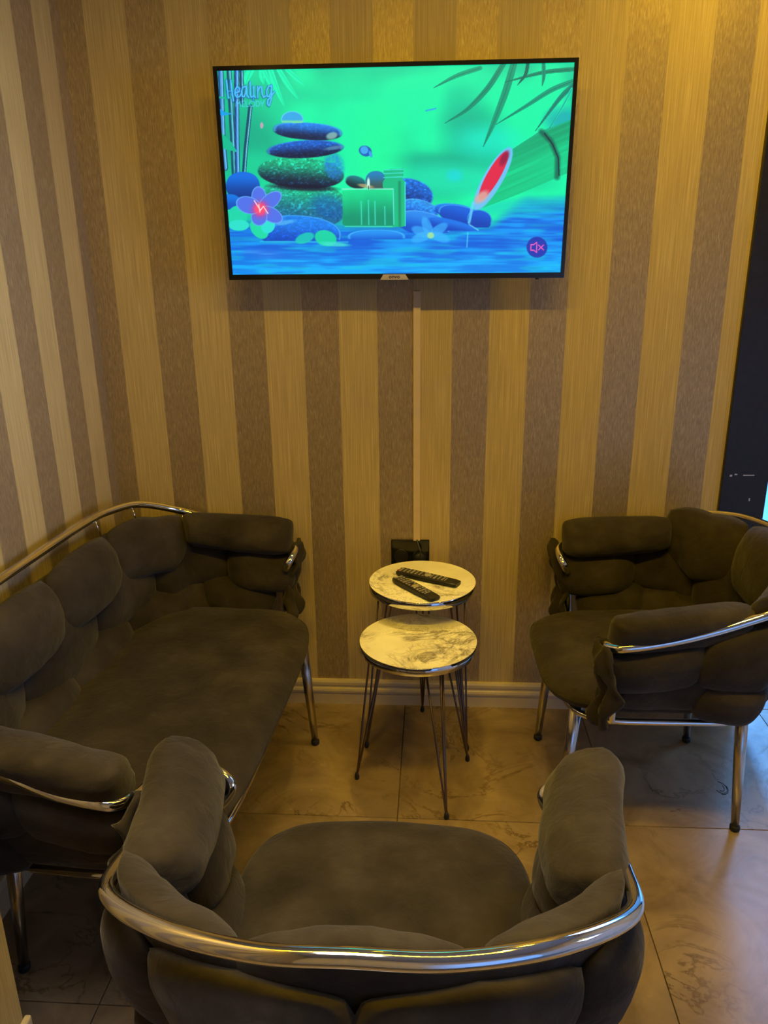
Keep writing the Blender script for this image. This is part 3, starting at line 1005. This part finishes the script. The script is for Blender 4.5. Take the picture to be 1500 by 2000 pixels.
    def ends(u):
        return np.clip(1 - np.minimum(u, 1 - u) * total / 0.34, 0, 1)

    sd = 1
    for i, (u0, u1) in enumerate(row1):
        first = i in (0, len(row1) - 1)
        sd += 1
        if first:
            puff(u0, u1, lambda u: zv(u, 0.712 + 0.025 * (1 - ends(u))), lambda u: zv(u, 0.600 + 0.035 * (1 - ends(u))), 0.070, 0.044, 0.036, k=0.14, seed=sd, pname='arm_cushion', na=30, pa=8.0, pb=2.7, nsup=7.0)
        else:
            puff(u0, u1, lambda u: top_v - 0.22 * arm(u), lambda u: 0.54 - 0.20 * arm(u), 0.058, 0.012, 0.028, k=0.56, seed=sd, tilt=0.006)
    for i, (u0, u1) in enumerate(row2):
        sd += 1
        if i in (0, len(row2) - 1):
            puff(u0, u1, 0.10, 0.66, 0.066, 0.034, 0.012, k=0.45, seed=sd)
            continue
        puff(u0, u1, lambda u: 0.14 - 0.08 * arm(u), lambda u: 0.82 - 0.16 * arm(u), 0.050, 0.038, 0.006, k=0.52, seed=sd)
    for i, (u0, u1) in enumerate(row3):
        sd += 1
        if i in (0, len(row3) - 1):
            puff(u0, u1, 0.54, 0.94, 0.052, 0.014, 0.006, k=0.5, seed=sd)
            continue
        puff(u0, u1, lambda u: 0.70 - 0.14 * arm(u), lambda u: 1.06 + 0 * u, 0.058, 0.046, 0.004, k=0.52, seed=sd)

    # rail with hooked ends
    def hook(sg):
        return [(sg * (e - 0.010), arm_y + 0.025, 0.630), (sg * (e - 0.040), arm_y + 0.045, 0.624), (sg * (e - 0.080), arm_y + 0.045, 0.612), (sg * (e - 0.102), arm_y + 0.035, 0.592),
                (sg * (e - 0.088), arm_y + 0.023, 0.568), (sg * (e - 0.056), arm_y + 0.013, 0.545), (sg * (e - 0.050), arm_y + 0.009, 0.48), (sg * (e - 0.060), arm_y + 0.007, 0.40)]
    rail_pts = catmull(hook(-1)[::-1] + [tuple(p) for p in full] + hook(1), 9)
    tube('top_rail', rail_pts, 0.0115, M_CHROME, root, 14)
    for u_, vb in rods:
        P0, N0 = S(np.array([u_]), np.array([0.0]))
        P1, _ = S(np.array([u_]), np.array([vb]))
        tube('strut', [tuple(P0[0]), tuple((P1 + N0 * 0.012)[0])], 0.0026, M_CHROME, root, 8)

    # loose cloth gathered at the arm fronts
    for sg in (-1, 1):
        n1, n2 = 22, 14
        V, F = [], []
        rs = np.random.RandomState(5 + sg)
        for side in (0, 1):
            for i in range(n1 + 1):
                t = i / n1
                z = 0.640 - 0.245 * t
                wd = 0.038 + 0.010 * math.sin(math.pi * t)
                for j in range(n2 + 1):
                    q = j / n2 * 2 - 1
                    fold = 0.010 * math.sin(q * 8 + 3.5 * t + sg) * (0.4 + t) + 0.006 * math.sin(17 * t + 5 * q)
                    x = sg * (e - 0.020 - 0.040 * t) + q * wd
                    y = arm_y + 0.060 - 0.022 * q * q + fold - 0.020 * t + 0.012 * math.sin(9 * t) - (0.010 if side else 0)
                    V.append((x, y, z + 0.012 * math.sin(q * 5 + 1.3 * sg) * (1 - t) - 0.03 * q * q * (1 - t)))
        nv = (n1 + 1) * (n2 + 1)
        ID = lambda i, j, sd_: sd_ * nv + i * (n2 + 1) + j
        for i in range(n1):
            for j in range(n2):
                F.append((ID(i, j, 0), ID(i, j + 1, 0), ID(i + 1, j + 1, 0), ID(i + 1, j, 0)))
                F.append((ID(i, j, 1), ID(i + 1, j, 1), ID(i + 1, j + 1, 1), ID(i, j + 1, 1)))
        for i in range(n1):
            for j in (0, n2):
                F.append((ID(i, j, 0), ID(i + 1, j, 0), ID(i + 1, j, 1), ID(i, j, 1)))
        for j in range(n2):
            for i in (0, n1):
                F.append((ID(i, j, 0), ID(i, j + 1, 0), ID(i, j + 1, 1), ID(i, j, 1)))
        fix_normals(mesh_obj('cloth_end', V, F, M_VELVET, root, True))

    # seat pad
    na, nb = 40, 34
    a, b = np.meshgrid(np.linspace(-1, 1, na + 1), np.linspace(-1, 1, nb + 1))
    a = np.sin(a * math.pi / 2) * 0.7 + a * 0.3
    b = np.sin(b * math.pi / 2) * 0.7 + b * 0.3
    r_ = np.maximum(np.abs(a), np.abs(b))
    f_ = r_ / np.maximum((np.abs(a) ** 4.2 + np.abs(b) ** 4.2) ** (1 / 4.2), 1e-9)
    A, Bv = a * f_, b * f_
    h = np.clip(1 - r_ ** 7, 0, 1) ** 0.5
    rs = np.random.RandomState(3)
    dome = (1 - 0.35 * (a * a + b * b) / 2)
    wob = 0.003 * np.sin(4 * a + 2 * b) + 0.002 * np.sin(9 * a - 5 * b)
    X_, Y_ = A * seat_half, Bv * (seat_front + 0.302) / 2 + (seat_front - 0.302) / 2
    zt = 0.420 + 0.048 * h * dome + wob * h - 0.010 * np.clip(b - 0.5, 0, 1)
    zb = 0.420 - 0.040 * h
    nv = (na + 1) * (nb + 1)
    verts = np.concatenate([np.stack([X_, Y_, zt], -1).reshape(-1, 3), np.stack([X_, Y_, zb], -1).reshape(-1, 3)])
    I = np.arange(nv).reshape(nb + 1, na + 1)
    q = np.stack([I[:-1, :-1], I[:-1, 1:], I[1:, 1:], I[1:, :-1]], -1).reshape(-1, 4)
    o = mesh_obj('seat_cushion', verts, [tuple(int(i) for i in f) for f in q] + [tuple(int(i) + nv for i in f[::-1]) for f in q], M_VELVET, root, True)
    bm = bmesh.new()
    bm.from_mesh(o.data)
    bmesh.ops.remove_doubles(bm, verts=bm.verts, dist=1e-5)
    bmesh.ops.recalc_face_normals(bm, faces=bm.faces)
    bm.to_mesh(o.data)
    bm.free()
    # frame ring, legs
    rx, ry = seat_half - 0.012, 0.245
    ring = []
    for k in range(48):
        an = 2 * math.pi * k / 48
        c, s_ = math.cos(an), math.sin(an)
        ring.append((rx * math.copysign(abs(c) ** 0.42, c), ry * math.copysign(abs(s_) ** 0.42, s_) - 0.005, 0.372))
    tube('seat_frame', ring, 0.009, M_CHROME, root, 10, closed=True)
    for sx in (-1, 1):
        for fy, yt, yf in ((1, 0.215, 0.240), (-1, -0.215, -0.238)):
            xt, xf = sx * (legx - 0.005), sx * (legx + 0.005)
            pts = [(xt, yt, 0.385), (xt * 0.5 + xf * 0.5, (yt + yf) / 2, 0.2), (xf, yf, 0.012)]
            lg = tube('leg', pts, [0.0165, 0.0145, 0.0105], M_LEG, root, 16)
            tube('foot_cap', [(xf, yf, 0.0), (xf, yf, 0.003), (xf, yf, 0.014), (xf, yf, 0.017)], [0.0115, 0.0135, 0.0135, 0.011], M_RUBBER, lg, 16)
    tag(root, label, cat, 'grey puffed velvet seats with chrome rails')
    return root


def mirror(lst):
    return lst + [(1 - b, 1 - a) for a, b in lst[::-1] if abs((a + b) / 2 - 0.5) > 1e-6]


CH1 = mirror([(-0.022, 0.203), (0.185, 0.410), (0.392, 0.608)])
CH2 = mirror([(-0.032, 0.135), (0.12, 0.30), (0.285, 0.51)])
CH3 = mirror([(0.01, 0.16), (0.13, 0.405), (0.39, 0.61)])
SF1 = mirror([(-0.018, 0.168), (0.158, 0.342), (0.330, 0.508)])
SF2 = mirror([(-0.022, 0.092), (0.082, 0.252), (0.242, 0.416), (0.402, 0.598)])
SF3 = mirror([(0.01, 0.14), (0.10, 0.338), (0.328, 0.508)])

seating('armchair', 0.350, (-0.084, -1.414, 0), 0.0, CH1, CH2, CH3, 0.797,
        'grey puffed velvet armchair nearest the camera, seen from behind, facing the television', 'armchair', 0.0, flare=0.385)
seating('armchair', 0.350, (0.590, -0.394, 0), math.radians(91), CH1, CH2, CH3, 0.785,
        'grey puffed velvet armchair beside the black door frame, facing the side tables', 'armchair', -0.02)
seating('loveseat', 0.640, (-0.644, -0.690, 0), math.radians(-93.2), SF1, SF2, SF3, 0.805,
        'grey puffed velvet two-seat sofa with chrome rail along the left wall', 'sofa', 0.09,
        rods=[(0.165, 0.14), (0.25, 0.14), (0.335, 0.14), (0.665, 0.14), (0.75, 0.14), (0.835, 0.14)], seat_front=0.268, arm_y=0.122,
        seat_half=0.548, legx=0.445)


# ------------------------------------------------------------------ side tables
def side_table(cx, cy, ztop, r, feet, label):
    t = empty('side_table', (cx, cy, 0))
    n = 72
    th = 0.024
    V, F = [], []
    rings = [(r - 0.0012, ztop), (r - 0.0012, ztop - th)]
    for rr, z in rings:
        for k in range(n):
            an = 2 * math.pi * k / n
            V.append((rr * math.cos(an), rr * math.sin(an), z))
    F.append(tuple(range(n)))
    F.append(tuple(range(n, 2 * n))[::-1])
    for k in range(n):
        F.append((k, n + k, n + (k + 1) % n, (k + 1) % n))
    top = fix_normals(mesh_obj('table_top', V, F, M_MARBLE, t))
    V, F = [], []
    for rr, z in ((r - 0.001, ztop + 0.0003), (r, ztop - 0.0005), (r, ztop - th + 0.0005), (r - 0.001, ztop - th - 0.0003)):
        for k in range(n):
            an = 2 * math.pi * k / n
            V.append((rr * math.cos(an), rr * math.sin(an), z))
    for i in range(4):
        for k in range(n):
            j = (i + 1) % 4
            F.append((i * n + k, j * n + k, j * n + (k + 1) % n, i * n + (k + 1) % n))
    fix_normals(mesh_obj('edge_band', V, F, M_CHROME, top, True))
    for d, foot_r in feet:
        a = math.radians(d)
        ca, sa = math.cos(a), math.sin(a)
        fx, fy = foot_r * ca, foot_r * sa
        geo = []
        for (dr, dt) in ((0.028, 0.0), (-0.010, 0.027), (-0.010, -0.027)):
            br = 0.108 + dr
            tx, ty = br * ca - dt * sa, br * sa + dt * ca
            geo.append(tube_geo([(tx, ty, ztop - th), (fx + (tx - fx) * 0.06, fy + (ty - fy) * 0.06, 0.035), (fx, fy, 0.012)], 0.0030, 8))
        geo.append(box_geo(0, 0, 0, 0, 0, 0) if False else tube_geo([(0.105 * ca, 0.105 * sa, ztop - th - 0.003), (0.105 * ca, 0.105 * sa, ztop - th)], 0.045, 20))
        lg = fix_normals(mesh_obj('leg', *join_geo(geo), M_WIRE, t, True))
        tube('foot_cap', [(fx, fy, 0), (fx, fy, 0.006), (fx, fy, 0.016), (fx, fy, 0.024)], [0.0055, 0.0075, 0.0065, 0.0035], M_RUBBER, lg, 12)
    tag(t, label, 'table', 'round marble-topped side tables')
    return t


side_table(-0.041, -0.425, 0.476, 0.167, ((180, 0.185), (-63, 0.185), (34, 0.185)), 'lower round marble-topped side table in front, empty, on hairpin legs')
side_table(-0.033, -0.213, 0.566, 0.1635, ((196, 0.185), (-20, 0.155), (90, 0.165)), 'taller round marble-topped side table behind, holding two remote controls')


# ------------------------------------------------------------------ remotes
def remote(loc, rz, L, wd, rows, label, red):
    r = empty('remote_control', loc, rz)
    n = 14
    V, F = [], []
    secs = []
    for i in range(n + 1):
        t = i / n
        x = (t - 0.5) * L
        w_ = wd / 2 * (1 - 0.10 * abs(2 * t - 1) ** 2) * (1.0 if 0 < t < 1 else 0.86)
        h_ = 0.017 - 0.003 * t
        zz = 0.0 if 0 < t < 1 else 0.003
        V += [(x, -w_ * 0.72, zz), (x, -w_, 0.006), (x, -w_ * 0.95, h_ - 0.002), (x, -w_ * 0.8, h_ - zz), (x, w_ * 0.8, h_ - zz), (x, w_ * 0.95, h_ - 0.002), (x, w_, 0.006), (x, w_ * 0.72, zz)]
    for i in range(n):
        for k in range(8):
            F.append((i * 8 + k, i * 8 + (k + 1) % 8, (i + 1) * 8 + (k + 1) % 8, (i + 1) * 8 + k))
    F += [tuple(range(8))[::-1], tuple(n * 8 + k for k in range(8))]
    fix_normals(mesh_obj('body', V, F, M_BLACK, r))
    geo = []
    for i in range(rows):
        t = 0.06 + 0.70 * i / (rows - 1)
        if i in (rows // 2, rows // 2 + 1):
            cols = (-0.55, 0.55)
        else:
            cols = (-0.6, -0.2, 0.2, 0.6) if i % 3 == 0 else (-0.55, 0.0, 0.55)
        for c in cols:
            x = (t - 0.5) * L
            y = c * wd / 2 * 0.85
            z = 0.017 - 0.003 * t
            geo.append(box_geo(x - 0.0032, x + 0.0032, y - 0.0030, y + 0.0030, z - 0.001, z + 0.0018))
    bt = mesh_obj('buttons', *join_geo(geo), M_BUTTON, r)
    bt['kind'] = 'stuff'
    V, F = tube_geo([((0.5 - 0.5) * L, 0, 0.014), (0, 0, 0.0172)], [0.011, 0.0105], 20)
    mesh_obj('navigation_ring', V, F, M_BUTTON, r)
    x = -0.47 * L
    box('power_button', x - 0.003, x + 0.003, -wd * 0.34, -wd * 0.34 + 0.007, 0.0155, 0.0185, M_RED if red else M_BUTTON, r)
    x = 0.30 * L
    box('brand_mark', x - 0.0012, x + 0.0012, -wd * 0.25, wd * 0.25, 0.0140, 0.0152, M_SILVER, r)
    tag(r, label, 'remote control', 'remotes on the side table')
    return r


remote((-0.016, -0.208, 0.566), math.radians(-27), 0.205, 0.046, 12, 'longer black remote control at the back of the marble table top', True)
remote((-0.052, -0.292, 0.566), math.radians(-50), 0.185, 0.044, 11, 'shorter black remote control nearer the table edge', False)

# dark ring-shaped mark in a floor tile
geo = []
for r0, a0, a1, sq in ((0.020, -2.6, 1.5, 0.9), (0.013, -2.2, 0.6, 0.8), (0.024, -1.9, 0.2, 0.85)):
    geo.append(tube_geo([(0.855 + r0 * math.cos(q) * sq, -0.415 + r0 * 1.3 * math.sin(q), 0.0002) for q in np.linspace(a0, a1, 16)], 0.0011, 6))
fix_normals(mesh_obj('tile_mark', *join_geo(geo), M_BLACK, floor))
